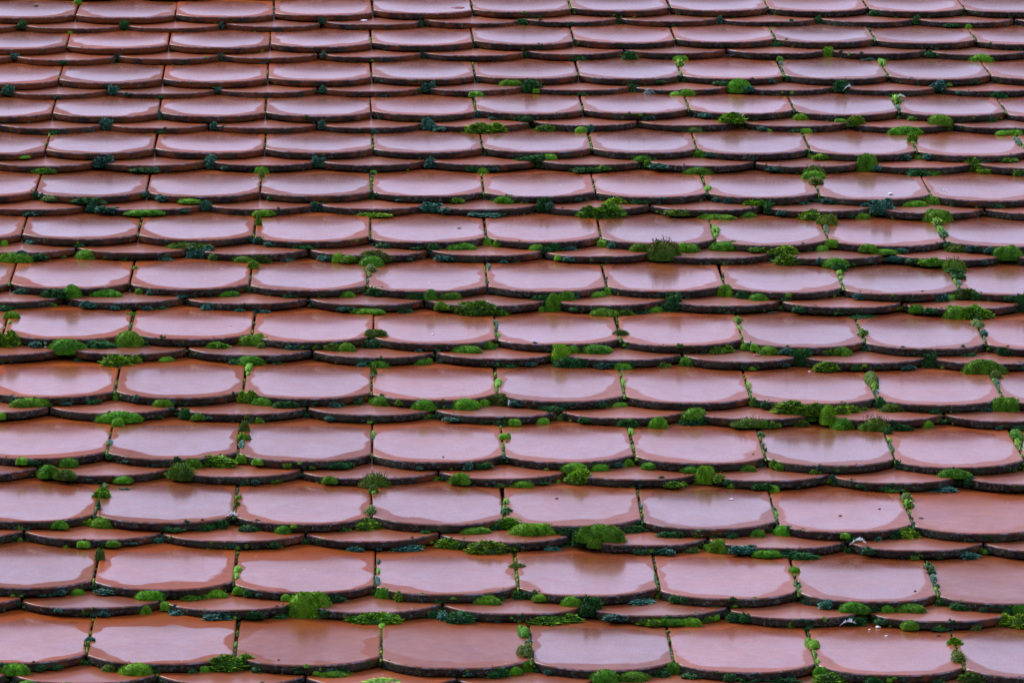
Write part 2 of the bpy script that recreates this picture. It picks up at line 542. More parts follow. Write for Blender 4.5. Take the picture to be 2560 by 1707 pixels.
# ------------------------------------------------------------------ moss and lichen
def growth_mesh(kind, seed, count):
    """a unit cushion (half width 0.5, height 1, base at z=0) of many small leaves over an uneven body"""
    rg = random.Random(seed)
    V, F, T = [], [], []
    ph = rg.uniform(0, 50)
    nl = {'G': 4, 'B': 4, 'O': 5, 'D': 6, 'Y': 7, 'T': 7, 'W': 6}[kind]
    lobes = [(0, 0, 0.38, 0.84)] if kind in 'GBO' else []
    for _ in range(nl):
        a = rg.uniform(0, 6.28); r0 = rg.uniform(0.1, 0.34)
        lobes.append((math.cos(a) * r0, math.sin(a) * r0, rg.uniform(0.16, 0.28), rg.uniform(0.45, 0.9)))
    amp = {'G': 0.10, 'B': 0.10, 'O': 0.14, 'D': 0.2, 'Y': 0.22, 'T': 0.25, 'W': 0.3}[kind]
    def surf(lb, d):
        cx, cy, r0, h = lb
        k = 1 + amp * noise.noise(Vector((d.x * 2.3 + ph + cx * 9, d.y * 2.3 + cy * 9, d.z * 2.3))) + amp * 0.5 * noise.noise(d * 6 + Vector((ph, 0, 0)))
        return Vector((cx + d.x * r0 * k, cy + d.y * r0 * k, max(-0.08, d.z * h * k)))
    # bodies
    nu, nv = 12, 5
    for lb in lobes:
        b0 = len(V)
        for j in range(nv + 1):
            el = -0.15 + (math.pi / 2 + 0.15) * j / nv
            for i in range(nu):
                az = 2 * math.pi * i / nu
                d = Vector((math.cos(az) * math.cos(el), math.sin(az) * math.cos(el), math.sin(el)))
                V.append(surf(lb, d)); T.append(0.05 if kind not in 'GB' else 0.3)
        for j in range(nv):
            for i in range(nu):
                F.append((b0 + j * nu + i, b0 + j * nu + (i + 1) % nu, b0 + (j + 1) * nu + (i + 1) % nu, b0 + (j + 1) * nu + i))
    ln, wd = {'G': (0.055, 0.034), 'B': (0.075, 0.038), 'O': (0.13, 0.055), 'D': (0.16, 0.075), 'Y': (0.16, 0.095), 'T': (0.13, 0.085), 'W': (0.13, 0.08)}[kind]
    if count < 250: ln, wd = ln * 1.3, wd * 1.5
    areas = [l[2] * l[3] for l in lobes]
    for _ in range(count):
        lb = rg.choices(lobes, areas)[0]
        z = rg.uniform(-0.05, 1); az = rg.uniform(0, 6.283)
        c = math.sqrt(max(0, 1 - z * z))
        d = Vector((math.cos(az) * c, math.sin(az) * c, z))
        p = surf(lb, d)
        if kind in 'DYTW': p = p * rg.uniform(0.9, 1.0)
        dn = Vector((d.x, d.y, d.z * 0.8 + 0.25)).normalized()
        j = 0.22 if kind in 'GB' else 0.35 if kind == 'O' else 0.9
        dirn = (dn + Vector((rg.uniform(-j, j), rg.uniform(-j, j), rg.uniform(-j, j) * 0.6 + (0.15 if kind != 'T' else 0)))).normalized()
        s = dirn.cross(Vector((rg.uniform(-1, 1), rg.uniform(-1, 1), rg.uniform(-1, 1)))).normalized()
        L = ln * rg.uniform(0.6, 1.35); W = wd * rg.uniform(0.7, 1.3)
        k = len(V)
        tt = rg.uniform(0.55, 1.0)
        q = s.cross(dirn) * (W * 0.35)
        if kind in 'TW':       # frilly cupped lobes
            V += [p - dirn * L * 0.3, p + s * W + dirn * L * 0.4 + q, p + dirn * L, p - s * W + dirn * L * 0.4 + q]
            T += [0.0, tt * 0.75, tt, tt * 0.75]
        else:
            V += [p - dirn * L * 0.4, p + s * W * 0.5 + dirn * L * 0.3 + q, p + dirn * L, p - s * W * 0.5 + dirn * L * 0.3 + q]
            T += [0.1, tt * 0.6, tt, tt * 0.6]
        F += [(k, k + 1, k + 2), (k, k + 2, k + 3)]
    if kind in 'B':            # brown seed stalks
        for _ in range(45):
            a = rg.uniform(0, 6.28); r0 = 0.36 * math.sqrt(rg.random())
            p = Vector((math.cos(a) * r0, math.sin(a) * r0, 0.7 * math.cos(r0 * 2.4)))
            tip = p + Vector((rg.uniform(-0.1, 0.1), rg.uniform(-0.1, 0.1), rg.uniform(0.25, 0.55)))
            w = Vector((0.0035, 0.0, 0)); k = len(V)
            V += [p - w, p + w, tip + w * 1.8, tip - w * 1.8]; T += [2, 2, 2, 2]
            F += [(k, k + 1, k + 2, k + 3)]
    me = mesh_from('moss', V, F)
    at = me.attributes.new('tip', 'FLOAT', 'POINT')
    at.data.foreach_set('value', T)
    return me

def stalk_mix(m):              # the seed stalks carry tip = 2
    t = m.node_tree
    b = t.nodes['Principled BSDF']
    src = b.inputs['Base Color'].links[0].from_socket
    a = t.nodes.new('ShaderNodeAttribute'); a.attribute_name = 'tip'
    gt = t.nodes.new('ShaderNodeMath'); gt.operation = 'GREATER_THAN'; gt.inputs[1].default_value = 1.5
    mx = t.nodes.new('ShaderNodeMix'); mx.data_type = 'RGBA'; mx.inputs[7].default_value = (0.14, 0.045, 0.02, 1)
    t.links.new(a.outputs['Fac'], gt.inputs[0]); t.links.new(gt.outputs[0], mx.inputs[0])
    t.links.new(src, mx.inputs[6]); t.links.new(mx.outputs[2], b.inputs['Base Color'])
    return m

MM = {
 'G': growth('green_moss', (0.014, 0.070, 0.003, 1), (0.110, 0.340, 0.006, 1), (0.380, 0.760, 0.015, 1)),
 'B': stalk_mix(growth('brown_stalked_moss', (0.022, 0.060, 0.005, 1), (0.090, 0.230, 0.010, 1), (0.260, 0.460, 0.025, 1), patch=(0.16, 0.13, 0.025, 1))),
 'O': growth('olive_moss', (0.024, 0.060, 0.005, 1), (0.110, 0.210, 0.012, 1), (0.260, 0.400, 0.030, 1), patch=(0.07, 0.075, 0.02, 1)),
 'D': growth('dark_moss', (0.005, 0.034, 0.008, 1), (0.022, 0.150, 0.026, 1), (0.070, 0.360, 0.060, 1)),
 'Y': growth('leafy_yellow_moss', (0.014, 0.060, 0.002, 1), (0.140, 0.360, 0.006, 1), (0.500, 0.780, 0.020, 1)),
 'T': growth('teal_lichen', (0.006, 0.045, 0.032, 1), (0.035, 0.180, 0.120, 1), (0.230, 0.560, 0.400, 1)),
 'W': growth('pale_lichen', (0.10, 0.13, 0.12, 1), (0.25, 0.30, 0.28, 1), (0.5, 0.55, 0.53, 1)),
}
PROTO, LOW = {}, {}
for k in 'GBODYTW':
    PROTO[k] = [growth_mesh(k, 11 * i + ord(k), {'G': 1900, 'B': 1300, 'O': 1100, 'D': 750, 'Y': 700, 'T': 480, 'W': 400}[k]) for i in range(4)]
    LOW[k] = [growth_mesh(k, 500 + 11 * i + ord(k), 150) for i in range(3)]
    for me in PROTO[k] + LOW[k]: me.materials.append(MM[k])

ROOF_ROT = Matrix((X, D, NT_)).transposed()
def shape_for(e):
    """where a clump stands and how large it is: rests on the tile that its foot is seen against"""
    px, py, w, h, kind = e
    k = 0.88 if kind == 'T' else 1.0
    w *= 1.18 * k; h *= 1.17 * k
    loc, nor, t = hit(px, py + h * 0.42)
    if loc is None: return None
    z = (loc - CAM).dot(FWD); ppm = F_PX / z
    lt, nt2, t2 = hit(px, py - h * 0.42)
    wm = w / ppm
    same = lt is not None and t2 is t or (lt is not None and t2 and t['layer'] == 'upper' and t2['layer'] == 'upper' and t2['row'] == t['row'] and abs((lt - loc).dot(NT_)) < 0.006 and abs((lt - loc).dot(D)) < 0.25)
    onface = abs((lt - loc).dot(NT_)) < 0.005 if same else False
    if onface and w < 45 and h > 0.6 * w:
        run = abs((lt - loc).dot(D)) / 0.84
        hm = max(0.004, wm * 0.55)
        depth = max(wm * 0.8, run - hm * 2.0)
        return dict(p=loc + D * depth * 0.42, w=wm, d=depth, h=hm, t=t, e=e, joint=True)
    depth = min(max(wm * 0.75, 0.010), 0.034)
    hm = max(h / ppm - 0.17 * depth, 0.45 * h / ppm) / 0.96
    lc, nc, tcn = hit(px, py)
    back = depth * (0.40 if nor.dot(NT_) >= 0.5 else -0.05)
    for q in range(18):              # find the tile edge that rises behind the clump
        lc, nc, tcn = hit(px, py + h * (0.42 - 0.045 * q))
        if lc is not None and nc.dot(NT_) < 0.5:
            dd = (lc - loc).dot(D)
            if -0.07 < dd < 0.05: back = min(back, dd + depth * 0.02)
    base = loc + D * back
    return dict(p=base - NT_ * 0.0004, w=wm, d=depth, h=hm, t=t, e=e, joint=False)

DATA = """@1
160 160 60 60 D;840 160 70 60 D;525 10 50 40 G;480 220 35 25 G;105 380 50 50 T;430 420 50 30 D;62 605 80 80 T;780 610 60 70 T;875 635 60 25 T;395 657 50 25 T;1105 655 35 25 D;1090 780 40 50 T;730 835 90 90 T;1460 850 50 60 T;2195 845 55 70 T;2210 605 50 60 T;2195 135 45 50 T;1510 170 50 50 T;1505 380 50 60 T;2215 370 40 50 T;800 385 40 50 T;1490 610 40 50 T;355 897 90 30 D;1095 897 40 25 D;165 1065 70 25 G;700 1095 110 90 T;1430 1095 110 100 T;1535 1140 70 30 T;2185 1100 80 80 T;1790 1150 90 65 G;1787 1195 35 50 O;290 1155 120 45 Y;975 1145 170 40 D;1060 1150 60 35 T;235 1325 60 60 D;355 1345 110 40 O;590 1355 200 50 D;640 1400 90 80 T;745 1420 130 55 T;1105 1340 110 50 T;1010 1320 50 50 T;1300 1358 150 45 G;1410 1395 80 80 T;225 1448 110 40 T;970 1435 220 50 G;1255 1435 60 25 T;1805 1440 130 50 G;1765 1500 40 80 Y;2180 1405 90 70 T;1845 1345 50 35 D;280 1325 50 30 T
@2
545 155 40 50 T;1250 150 80 50 D;1910 135 50 40 D;570 375 45 50 T;1270 365 70 60 D;1630 395 75 40 D;1985 380 95 60 D;2310 388 95 45 G;2320 435 50 40 Y;600 590 75 75 T;1185 553 140 55 G;1310 575 110 90 D;1345 612 60 35 G;932 633 105 45 G;2190 548 60 25 D;2010 600 60 60 D;2120 620 80 45 W;2300 630 110 40 G;1660 635 60 30 D;610 835 110 90 T;690 870 110 35 T;1250 795 110 50 D;1000 870 190 80 Y;930 880 60 50 D;1430 865 130 50 Y;1645 875 95 50 G;1710 870 60 55 T;950 775 60 50 T;240 892 55 30 T;2100 800 70 35 T;1050 798 80 25 T;610 1100 85 80 T;1330 1070 170 60 D;1440 1060 90 45 G;1350 1110 60 50 D;1720 1030 65 50 G;2060 1070 130 50 G;2110 1110 60 50 Y;2190 1120 140 50 T;230 1160 50 30 G;228 1185 35 30 T;970 1150 90 60 G;905 1145 80 40 D;1040 1150 60 30 T;1680 1140 170 45 D;1800 1138 90 40 Y;980 1275 50 30 G;985 1330 65 55 G;1125 1350 140 55 G;225 1330 50 45 D;790 1358 90 35 Y;1400 1390 80 90 D;1430 1400 60 60 T;1880 1355 150 55 Y;2050 1370 100 35 D;1775 1430 215 100 Y;2300 1440 130 50 Y;640 1405 120 80 T;720 1425 110 45 T;1010 1450 190 45 T;240 1450 170 40 Y;220 1478 50 35 Y;995 1553 20 25 G;1620 1355 50 25 T;400 1360 60 20 T
@3
270 130 60 60 T;945 135 50 60 D;1615 130 50 60 D;1340 85 80 40 D;1860 165 90 30 D;1970 178 50 40 G;670 300 65 45 D;1020 350 75 75 G;1720 360 80 50 D;1290 395 110 30 T;1380 397 90 25 O;685 400 45 35 G;697 435 22 30 T;1388 430 55 40 G;2052 388 170 75 G;400 570 150 100 G;290 555 100 40 D;480 600 70 50 T;615 548 65 35 T;740 530 40 40 D;1110 580 100 80 D;1765 575 130 80 T;50 630 110 60 G;2170 645 110 50 D;1475 640 80 30 D;1485 685 60 50 Y;1500 735 30 40 T;1910 625 60 25 T;2020 555 40 30 D;350 800 180 80 Y;170 775 110 45 T;840 785 110 50 G;1195 820 90 70 Y;1100 815 90 35 G;1600 803 75 35 Y;1780 815 165 85 G;2120 808 70 40 D;95 880 100 45 O;565 870 90 35 T;790 885 100 40 D;845 885 85 40 G;850 930 38 35 G;1545 885 205 70 G;1590 940 65 70 Y;1600 980 25 30 Y;2200 895 110 40 G;2300 895 90 45 G;2300 925 55 35 Y;2320 965 40 60 T;140 1040 100 55 G;205 1050 60 30 T;980 1060 120 45 Y;1540 1065 100 45 T;1690 1060 90 45 T;880 1025 40 50 T;1270 1095 130 120 G;1350 1140 60 40 T;2010 1130 180 100 Y;2080 1150 160 60 Y;120 1150 200 65 G;640 1145 90 35 T;915 1150 140 70 B;918 1190 140 65 G;930 1245 80 65 O;945 1295 30 30 Y;1625 1175 135 55 D;1740 1172 85 40 Y;2320 1170 80 50 Y;2240 1080 120 35 Y;190 1290 50 35 G;250 1355 90 40 T;330 1365 60 40 T;520 1380 110 50 Y;600 1410 60 80 D;960 1365 50 40 Y;1040 1365 110 45 T;840 1375 80 30 T;1370 1400 120 120 T;1270 1390 80 35 T;1580 1378 155 55 G;1730 1355 110 60 G;240 1460 220 50 G;460 1453 120 45 G;700 1447 70 40 T;930 1465 180 75 Y;1005 1500 130 80 B;1232 1460 105 50 G;1770 1470 170 100 G;1775 1525 65 45 Y;250 1560 50 20 G
@4
20 110 50 40 G;215 95 100 50 T;540 115 60 40 D;1300 120 250 55 O;600 175 160 80 G;100 190 200 85 G;160 170 90 40 T;260 195 110 50 D;430 195 40 30 Y;1135 205 120 40 T;1365 165 145 105 T;1475 200 80 45 Y;1660 210 130 50 G;1770 215 110 65 O;1730 262 70 60 Y;1715 315 30 50 G;1960 213 100 40 T;1750 85 60 50 T;1840 110 80 40 T;2070 130 120 40 D;2220 200 130 60 T;2310 205 80 65 G;920 278 30 28 G;400 440 200 70 D;490 440 110 100 G;715 445 200 65 G;155 435 100 45 T;965 440 70 45 Y;1030 445 60 40 T;1550 445 130 50 G;1710 420 50 40 D;1240 468 100 25 T;1985 467 80 25 D;610 520 120 60 T;1010 548 90 40 T;1100 545 80 35 D;790 545 70 35 T;1415 535 110 60 T;45 540 110 55 D;360 535 50 30 Y;1650 560 90 30 T;1790 565 120 40 T;75 600 100 55 G;60 655 22 25 G;900 610 140 90 G;886 680 40 40 T;40 770 120 110 Y;250 790 120 50 T;460 800 250 110 G;670 800 170 65 D;880 765 190 120 G;1000 790 60 40 D;1755 775 190 90 G;1780 812 60 40 O;1490 808 130 50 Y;2000 815 90 50 T;2310 820 130 60 Y;800 910 200 90 Y;920 910 100 60 Y;1120 900 100 40 G;540 890 50 30 D;1700 910 210 80 G;1620 920 90 50 D;1695 965 48 50 G;1690 1005 25 25 G;1900 915 60 25 D;795 1150 60 50 G;220 1180 240 75 G;90 1170 50 35 T;455 1198 70 30 T;630 1180 110 35 D;1105 1190 120 55 G;930 1165 60 50 T;1690 1165 100 90 Y;1790 1180 130 65 G;1960 1200 130 50 D;2290 1215 90 50 T;810 1280 300 85 G;795 1335 75 65 G;10 1285 50 50 G;1270 1265 90 70 D;1360 1285 100 50 G;1080 1292 50 25 D;1435 1300 50 25 T;1765 1315 60 40 Y;1675 1360 60 75 O;1660 1435 90 50 Y;1650 1485 35 55 T;745 1490 30 40 T;2250 1300 90 35 T
@5
310 118 100 45 D;830 120 190 60 G;1010 95 80 60 G;1070 110 70 50 Y;520 135 90 25 D;640 140 70 50 D;1330 135 90 50 G;1430 140 150 70 D;1560 135 80 40 T;1800 105 90 50 G;1870 118 80 50 T;2040 130 120 60 G;2215 150 200 130 B;2330 130 60 60 G;60 208 120 55 G;235 190 180 90 O;215 235 160 85 G;205 295 70 45 O;200 333 30 30 O;195 375 20 40 T;740 205 130 50 T;475 217 50 20 T;1105 230 70 35 T;1490 205 60 40 G;1560 213 80 40 T;1016 275 22 50 T;1007 358 42 38 O;1815 360 22 50 T;50 450 100 50 G;260 435 140 60 D;500 465 100 60 D;620 465 90 80 G;740 460 130 55 G;1380 475 120 45 D;1455 520 110 130 G;1545 465 115 75 G;1750 450 100 40 G;1835 435 70 60 G;2280 510 110 130 D;690 530 90 60 G;760 545 60 35 Y;920 540 200 100 Y;1080 560 130 70 Y;1375 545 50 40 G;1600 555 80 30 D;180 558 200 50 G;40 553 90 35 T;430 553 110 45 D;1800 565 180 70 G;1925 580 110 50 Y;2060 565 110 45 D;2150 560 120 50 G;1072 670 22 60 T;1078 742 26 36 G;1900 665 40 30 G;1915 730 110 70 O;1917 757 40 30 G;235 730 120 60 O;235 790 140 80 D;45 820 110 65 G;855 825 180 65 G;1010 810 110 60 G;540 840 60 30 T;1510 850 130 130 G;1590 830 90 60 G;1600 915 190 80 D;1750 835 195 75 G;170 925 100 50 T;265 930 140 60 G;550 912 130 50 G;1150 938 80 35 D;1290 930 90 30 T;1810 935 120 50 T;1935 935 110 55 G;2210 930 90 40 Y;230 975 38 70 Y;225 1020 25 30 T;220 1080 28 60 G;1932 972 35 22 T;1080 1068 48 60 G;1940 1060 30 55 G;290 1180 150 80 G;215 1165 70 70 G;105 1195 90 45 D;400 1195 60 35 Y;575 1210 150 85 G;10 1210 50 40 D;855 1210 180 90 G;985 1190 80 50 G;1095 1165 130 80 O;1200 1195 100 50 T;1435 1220 115 55 D;1775 1205 75 50 D;1890 1200 110 40 G;590 1300 80 40 Y;780 1303 130 40 T;1105 1335 95 60 D;1195 1322 90 50 G;1370 1315 90 50 G;1680 1312 90 40 D;1970 1330 110 55 D;2175 1335 120 85 G;230 1412 30 40 G;225 1450 22 30 T;220 1505 25 60 D;1118 1430 85 50 G;1115 1500 60 80 T;1992 1400 45 50 G;2005 1480 30 90 D
@6
55 130 150 70 G;250 25 55 45 G;245 60 30 30 G;1010 20 28 50 T;1785 20 50 35 G;1808 55 55 50 D;310 115 190 70 G;540 145 110 40 Y;700 150 160 70 Y;730 210 170 80 Y;1035 105 90 60 G;950 135 90 45 G;1280 135 110 60 G;1400 155 180 50 G;1520 155 90 40 T;1480 210 120 50 T;1590 220 100 40 D;1710 230 130 60 Y;1900 140 140 60 O;1850 120 80 50 D;2000 140 90 50 T;2110 150 90 50 T;2250 165 180 100 G;2080 240 60 30 T;1060 230 180 70 G;950 230 60 45 T;1083 280 100 60 D;1090 320 40 30 G;1100 352 28 25 G;1112 405 25 30 D;1880 265 140 90 B;1885 303 110 45 D;1903 340 95 50 D;1910 385 25 40 T;295 340 18 60 T;315 435 120 90 G;430 460 100 60 D;545 475 140 60 G;710 492 70 30 D;1215 468 90 45 T;1775 480 90 50 T;1840 480 80 45 G;1960 445 140 70 O;2030 465 80 60 D;2250 480 60 40 D;2330 510 80 130 D;1610 550 90 60 G;1720 565 90 45 D;825 552 90 50 D;1235 585 150 35 D;1885 575 150 100 G;2030 580 180 100 Y;620 575 60 15 T;1205 625 50 40 D;1230 690 30 40 D;1255 735 75 55 Y;1265 770 20 25 T;400 650 65 60 Y;410 690 40 50 G;425 745 28 50 G;2025 630 50 30 T;2045 675 75 65 O;2080 730 60 40 T;2090 770 20 50 T;450 805 80 55 G;515 815 70 50 G;610 830 150 70 G;740 840 90 50 T;830 880 130 110 D;280 835 130 60 Y;1105 850 145 70 G;1010 850 60 40 Y;1970 855 110 40 D;2220 840 100 60 D;60 910 100 70 G;990 935 180 70 Y;720 938 60 35 T;1190 953 55 38 D;1550 950 110 40 T;1715 905 100 100 D;2070 940 265 110 G;2155 1010 80 60 O;2170 1060 35 35 T;2190 1100 30 80 D;475 1080 25 50 G;485 1130 22 50 D;1325 1040 80 90 B;1340 1095 50 45 Y;1350 1130 20 30 T;1375 1190 60 80 D;510 1190 70 60 Y;590 1205 60 50 D;1470 1230 150 60 O;1740 1255 80 50 D;2250 1210 190 110 G;2090 1240 90 40 T;840 1240 260 100 Y;900 1270 100 90 G;1010 1270 110 130 G;1130 1240 160 80 Y;1250 1235 60 25 Y;100 1270 180 110 G;130 1320 220 70 D;60 1325 90 50 T;470 1320 200 70 B;540 1335 90 60 G;640 1340 90 50 Y;820 1332 100 50 O;1110 1320 170 90 G;1340 1350 190 100 B;1510 1350 110 60 D;1420 1390 55 60 D;1690 1345 90 60 G;2180 1365 50 30 T;2330 1360 40 40 D;1435 1455 30 35 G;1455 1510 28 50 D;560 1425 40 40 D;570 1490 22 30 T;577 1530 25 60 T;2310 1430 90 70 G;2330 1490 50 70 Y
@7
155 40 90 50 G;235 45 70 40 D;465 45 140 70 G;330 105 150 90 G;450 130 130 70 O;760 15 60 40 D;870 45 70 20 T;1240 105 160 110 O;1320 60 120 80 G;1470 55 220 90 Y;1660 25 90 60 G;1765 45 90 45 G;1970 75 60 35 Y;2280 70 120 50 D;840 165 130 55 G;1060 155 40 25 D;1740 185 75 40 T;1880 183 60 25 Y;2250 167 100 55 G;718 225 35 30 O;690 270 100 70 Y;676 350 25 80 T;845 240 60 20 T;1625 298 40 35 G;1618 340 40 40 Y;1605 380 90 50 T;1607 410 40 30 G;405 470 110 60 G;590 465 120 55 Y;710 455 190 90 G;1400 485 110 60 D;1500 470 100 60 D;1715 495 150 60 D;1935 505 110 60 G;1200 500 110 40 D;2340 510 40 30 D;575 605 95 50 G;768 602 110 50 G;1070 585 90 50 T;905 605 50 20 T;1585 627 45 30 T;1682 625 30 30 O;1860 613 90 45 D;15 580 40 25 T;695 620 20 30 D;683 690 58 80 O;660 755 30 40 D;650 820 22 70 T;1618 795 48 40 G;1612 840 25 40 G;420 935 80 45 T;520 925 110 50 G;740 925 160 50 T;655 890 40 40 D;1010 950 170 80 G;1100 970 60 60 D;1330 970 130 45 Y;1470 940 150 65 G;1635 920 90 60 G;1710 945 80 50 D;1770 955 50 30 T;1950 970 70 50 G;2090 1030 260 190 G;2225 1080 60 60 D;2165 1115 80 30 Y;2290 975 110 50 D;990 1053 85 65 G;1135 1030 80 60 G;1215 1075 140 50 T;405 1065 50 30 T;695 1080 90 45 T;1475 1095 190 75 T;1735 1090 100 50 D;1900 1085 100 45 D;130 1020 30 30 D;625 1185 50 40 Y;618 1220 50 40 G;620 1265 70 40 T;595 1320 50 80 O;1625 1180 50 60 O;1617 1230 65 60 Y;1605 1290 30 40 T;1603 1325 40 50 T;100 1460 170 90 G;60 1520 190 110 O;200 1550 130 40 G;270 1450 70 50 D;385 1445 80 40 D;580 1410 70 40 D;755 1450 90 50 O;935 1465 210 100 G;460 1562 60 20 Y;1400 1455 70 50 G;1590 1430 240 120 Y;1760 1460 100 45 D;1310 1470 60 40 D;2270 1490 220 60 G;820 1560 80 30 D;890 1562 60 25 D
@8
40 68 100 45 D;875 75 80 60 T;980 68 110 45 D;545 90 50 30 T;1118 40 35 50 D;1600 85 180 80 G;1770 80 130 55 G;1890 70 70 40 T;1960 60 90 60 G;2015 20 25 50 G;2120 70 120 50 G;825 155 150 80 G;655 172 70 30 Y;1245 195 135 55 G;1370 190 100 25 D;1630 140 150 100 Y;1630 180 75 60 T;2270 195 130 45 Y;240 180 190 100 B;225 240 65 60 O;230 265 30 25 G;215 335 28 40 T;207 400 80 55 O;1137 325 40 40 G;1133 385 80 40 D;1135 412 40 25 D;2060 360 18 60 T;2065 435 38 50 Y;2075 480 25 50 D;190 485 170 80 Y;40 510 70 35 Y;580 535 70 30 D;900 510 190 60 G;1060 500 110 50 D;1180 465 140 80 Y;1310 515 290 95 G;1560 530 100 60 D;1770 540 290 130 G;1650 560 90 110 D;1985 515 180 60 D;2270 545 150 50 D;1750 600 90 70 G;770 600 150 80 Y;840 615 50 35 D;120 635 115 50 T;440 630 160 60 T;545 620 60 30 Y;1045 640 240 100 Y;1440 640 110 40 T;1545 628 60 25 D;2070 655 100 45 D;2225 650 160 60 T;262 735 24 40 T;260 800 22 50 G;255 870 38 60 T;1210 765 120 60 O;1212 812 30 40 G;1215 860 28 80 T;2162 825 30 50 G;2168 880 22 60 D;295 940 100 80 G;400 965 75 60 Y;1000 980 170 75 G;1100 985 50 35 D;1250 955 130 60 D;1370 970 110 55 G;1580 995 140 80 G;1710 1030 150 120 D;2040 985 220 60 T;2180 945 60 60 G;2300 985 90 50 D;20 980 60 40 D;610 1085 110 50 D;215 1110 270 90 Y;700 1115 90 55 T;850 1090 220 110 D;1470 1110 260 75 Y;1870 1100 160 60 T;2120 1130 140 60 Y;2270 1130 160 60 G;280 1175 45 60 G;280 1210 35 35 T;280 1300 35 40 T;278 1350 30 60 G;1260 1220 70 80 G;1270 1290 20 30 D;1272 1355 80 80 O;2243 1230 38 60 D;2255 1300 22 60 T;2270 1380 22 60 D;20 1480 90 60 D;280 1430 60 50 D;1070 1495 140 80 D;1190 1465 110 60 G;1270 1445 90 80 G;1430 1480 60 40 T;1810 1520 200 110 G;1990 1500 220 90 G;2180 1480 130 60 D;2290 1450 110 80 G;280 1565 230 15 Y
@9
75 95 130 50 G;185 130 120 120 G;270 160 80 60 Y;130 180 130 60 G;450 85 110 50 G;640 60 60 50 Y;690 80 90 55 Y;915 118 70 30 Y;1490 65 45 60 D;1870 115 210 75 G;1975 170 80 60 D;325 185 60 40 D;570 212 110 45 D;635 215 85 55 G;20 200 50 40 Y;1800 225 190 60 T;1240 215 60 25 D;1410 235 60 30 D;1480 240 140 30 Y;1550 310 80 50 O;1560 350 70 60 Y;1570 400 30 50 G;1583 450 25 50 D;655 385 15 40 D;662 412 28 30 G;667 445 15 40 T;350 550 80 45 D;515 535 110 60 G;710 515 140 80 G;625 525 40 35 D;15 540 40 40 D;1130 550 70 40 G;1185 585 70 45 D;1350 570 60 40 T;1460 555 110 60 D;1565 545 120 75 Y;65 645 120 45 O;265 615 150 100 G;425 640 150 75 T;610 665 170 60 G;810 675 180 70 D;1125 657 30 25 G;1300 650 90 50 D;1965 685 170 70 T;783 800 75 75 G;790 855 20 30 D;812 900 60 60 D;820 940 25 25 G;1712 775 60 45 D;1725 805 60 35 D;1735 850 50 70 T;1755 905 40 35 D;1770 950 35 40 D;1785 1000 80 60 D;30 990 50 40 D;860 1000 60 30 D;1000 1015 120 70 T;1190 1045 190 85 G;1290 1045 80 70 D;1415 1045 90 60 G;1560 1050 200 75 G;1910 1030 120 50 D;2240 1060 70 50 D;2320 1050 90 70 G;60 1130 140 70 G;185 1120 80 45 Y;245 1108 45 35 G;380 1095 100 80 D;450 1110 90 60 D;870 1165 70 45 D;1190 1145 110 70 D;1250 1110 60 60 D;1390 1130 100 45 D;1575 1155 120 70 G;1780 1185 90 30 D;2025 1180 70 45 O;2190 1140 90 60 Y;2290 1145 180 100 Y;917 1305 85 80 G;930 1370 22 50 D;945 1415 20 40 G;1880 1280 135 80 Y;1895 1330 40 30 O;1915 1385 75 80 O;1940 1445 25 50 O;2015 1510 190 80 O;975 1475 100 70 G;1075 1525 210 80 Y;700 1520 160 50 D;350 1510 80 60 D;440 1550 90 40 D;1320 1535 110 60 D;1760 1540 70 40 D;90 1500 120 40 D"""
OFFS = {'1': (0, 0), '2': (850, 0), '3': (1700, 0), '4': (0, 566), '5': (850, 566), '6': (1700, 566), '7': (0, 1133), '8': (850, 1133), '9': (1700, 1133)}
S = 860 / 2349
ents = []
for line in DATA.strip().splitlines():
    if line[0] == '@':
        ox, oy = OFFS[line[1]]; continue
    for e in line.split(';'):
        a = e.split()
        ents.append((ox + float(a[0]) * S, oy + float(a[1]) * S, float(a[2]) * S, float(a[3]) * S, a[4]))
shapes = [s for s in (shape_for(e) for e in ents) if s]

def place(me, s, name):
    o = link(name, me)
    rg = rng
    wk = s['w'] * 1.15
    sx, sy = rg.choice((-1, 1)), rg.choice((-1, 1))
    o.matrix_world = Matrix.Translation(s['p']) @ ROOF_ROT.to_4x4() @ Matrix.Diagonal((wk * sx, s['d'] * 1.1 * sy, s['h'], 1))
    return o

def where(s):
    t = s['t']; e = s['e']; r = min(14, max(1, t['row']))
    if t['layer'] == 'upper' and not s['joint'] and t['row'] <= 14:
        # foot on a broad tile: it hangs on the narrow course above
        inside = project(s['p'])[1] > (t['y'] - 0.35 * (F_PX / Z0) * 0.04)
    k = t['col']
    f = (e[0] - t['xa']) / max(1, t['xb'] - t['xa'])
    side = 'left end' if f < 0.2 else 'left half' if f < 0.42 else 'middle' if f < 0.58 else 'right half' if f < 0.8 else 'right end'
    c = ORD[max(1, k)]
    if s['joint']:
        side = 'left joint' if f < 0.5 else 'right joint'
        return f"in {side} of {c} tile, {ORD[r]} broad row"
    if t['layer'] == 'upper':
        return f"at {side} of {c} tile in {ORD[r]} broad row"
    return f"at {side} of {c} tile in {ORD[r]} narrow row"

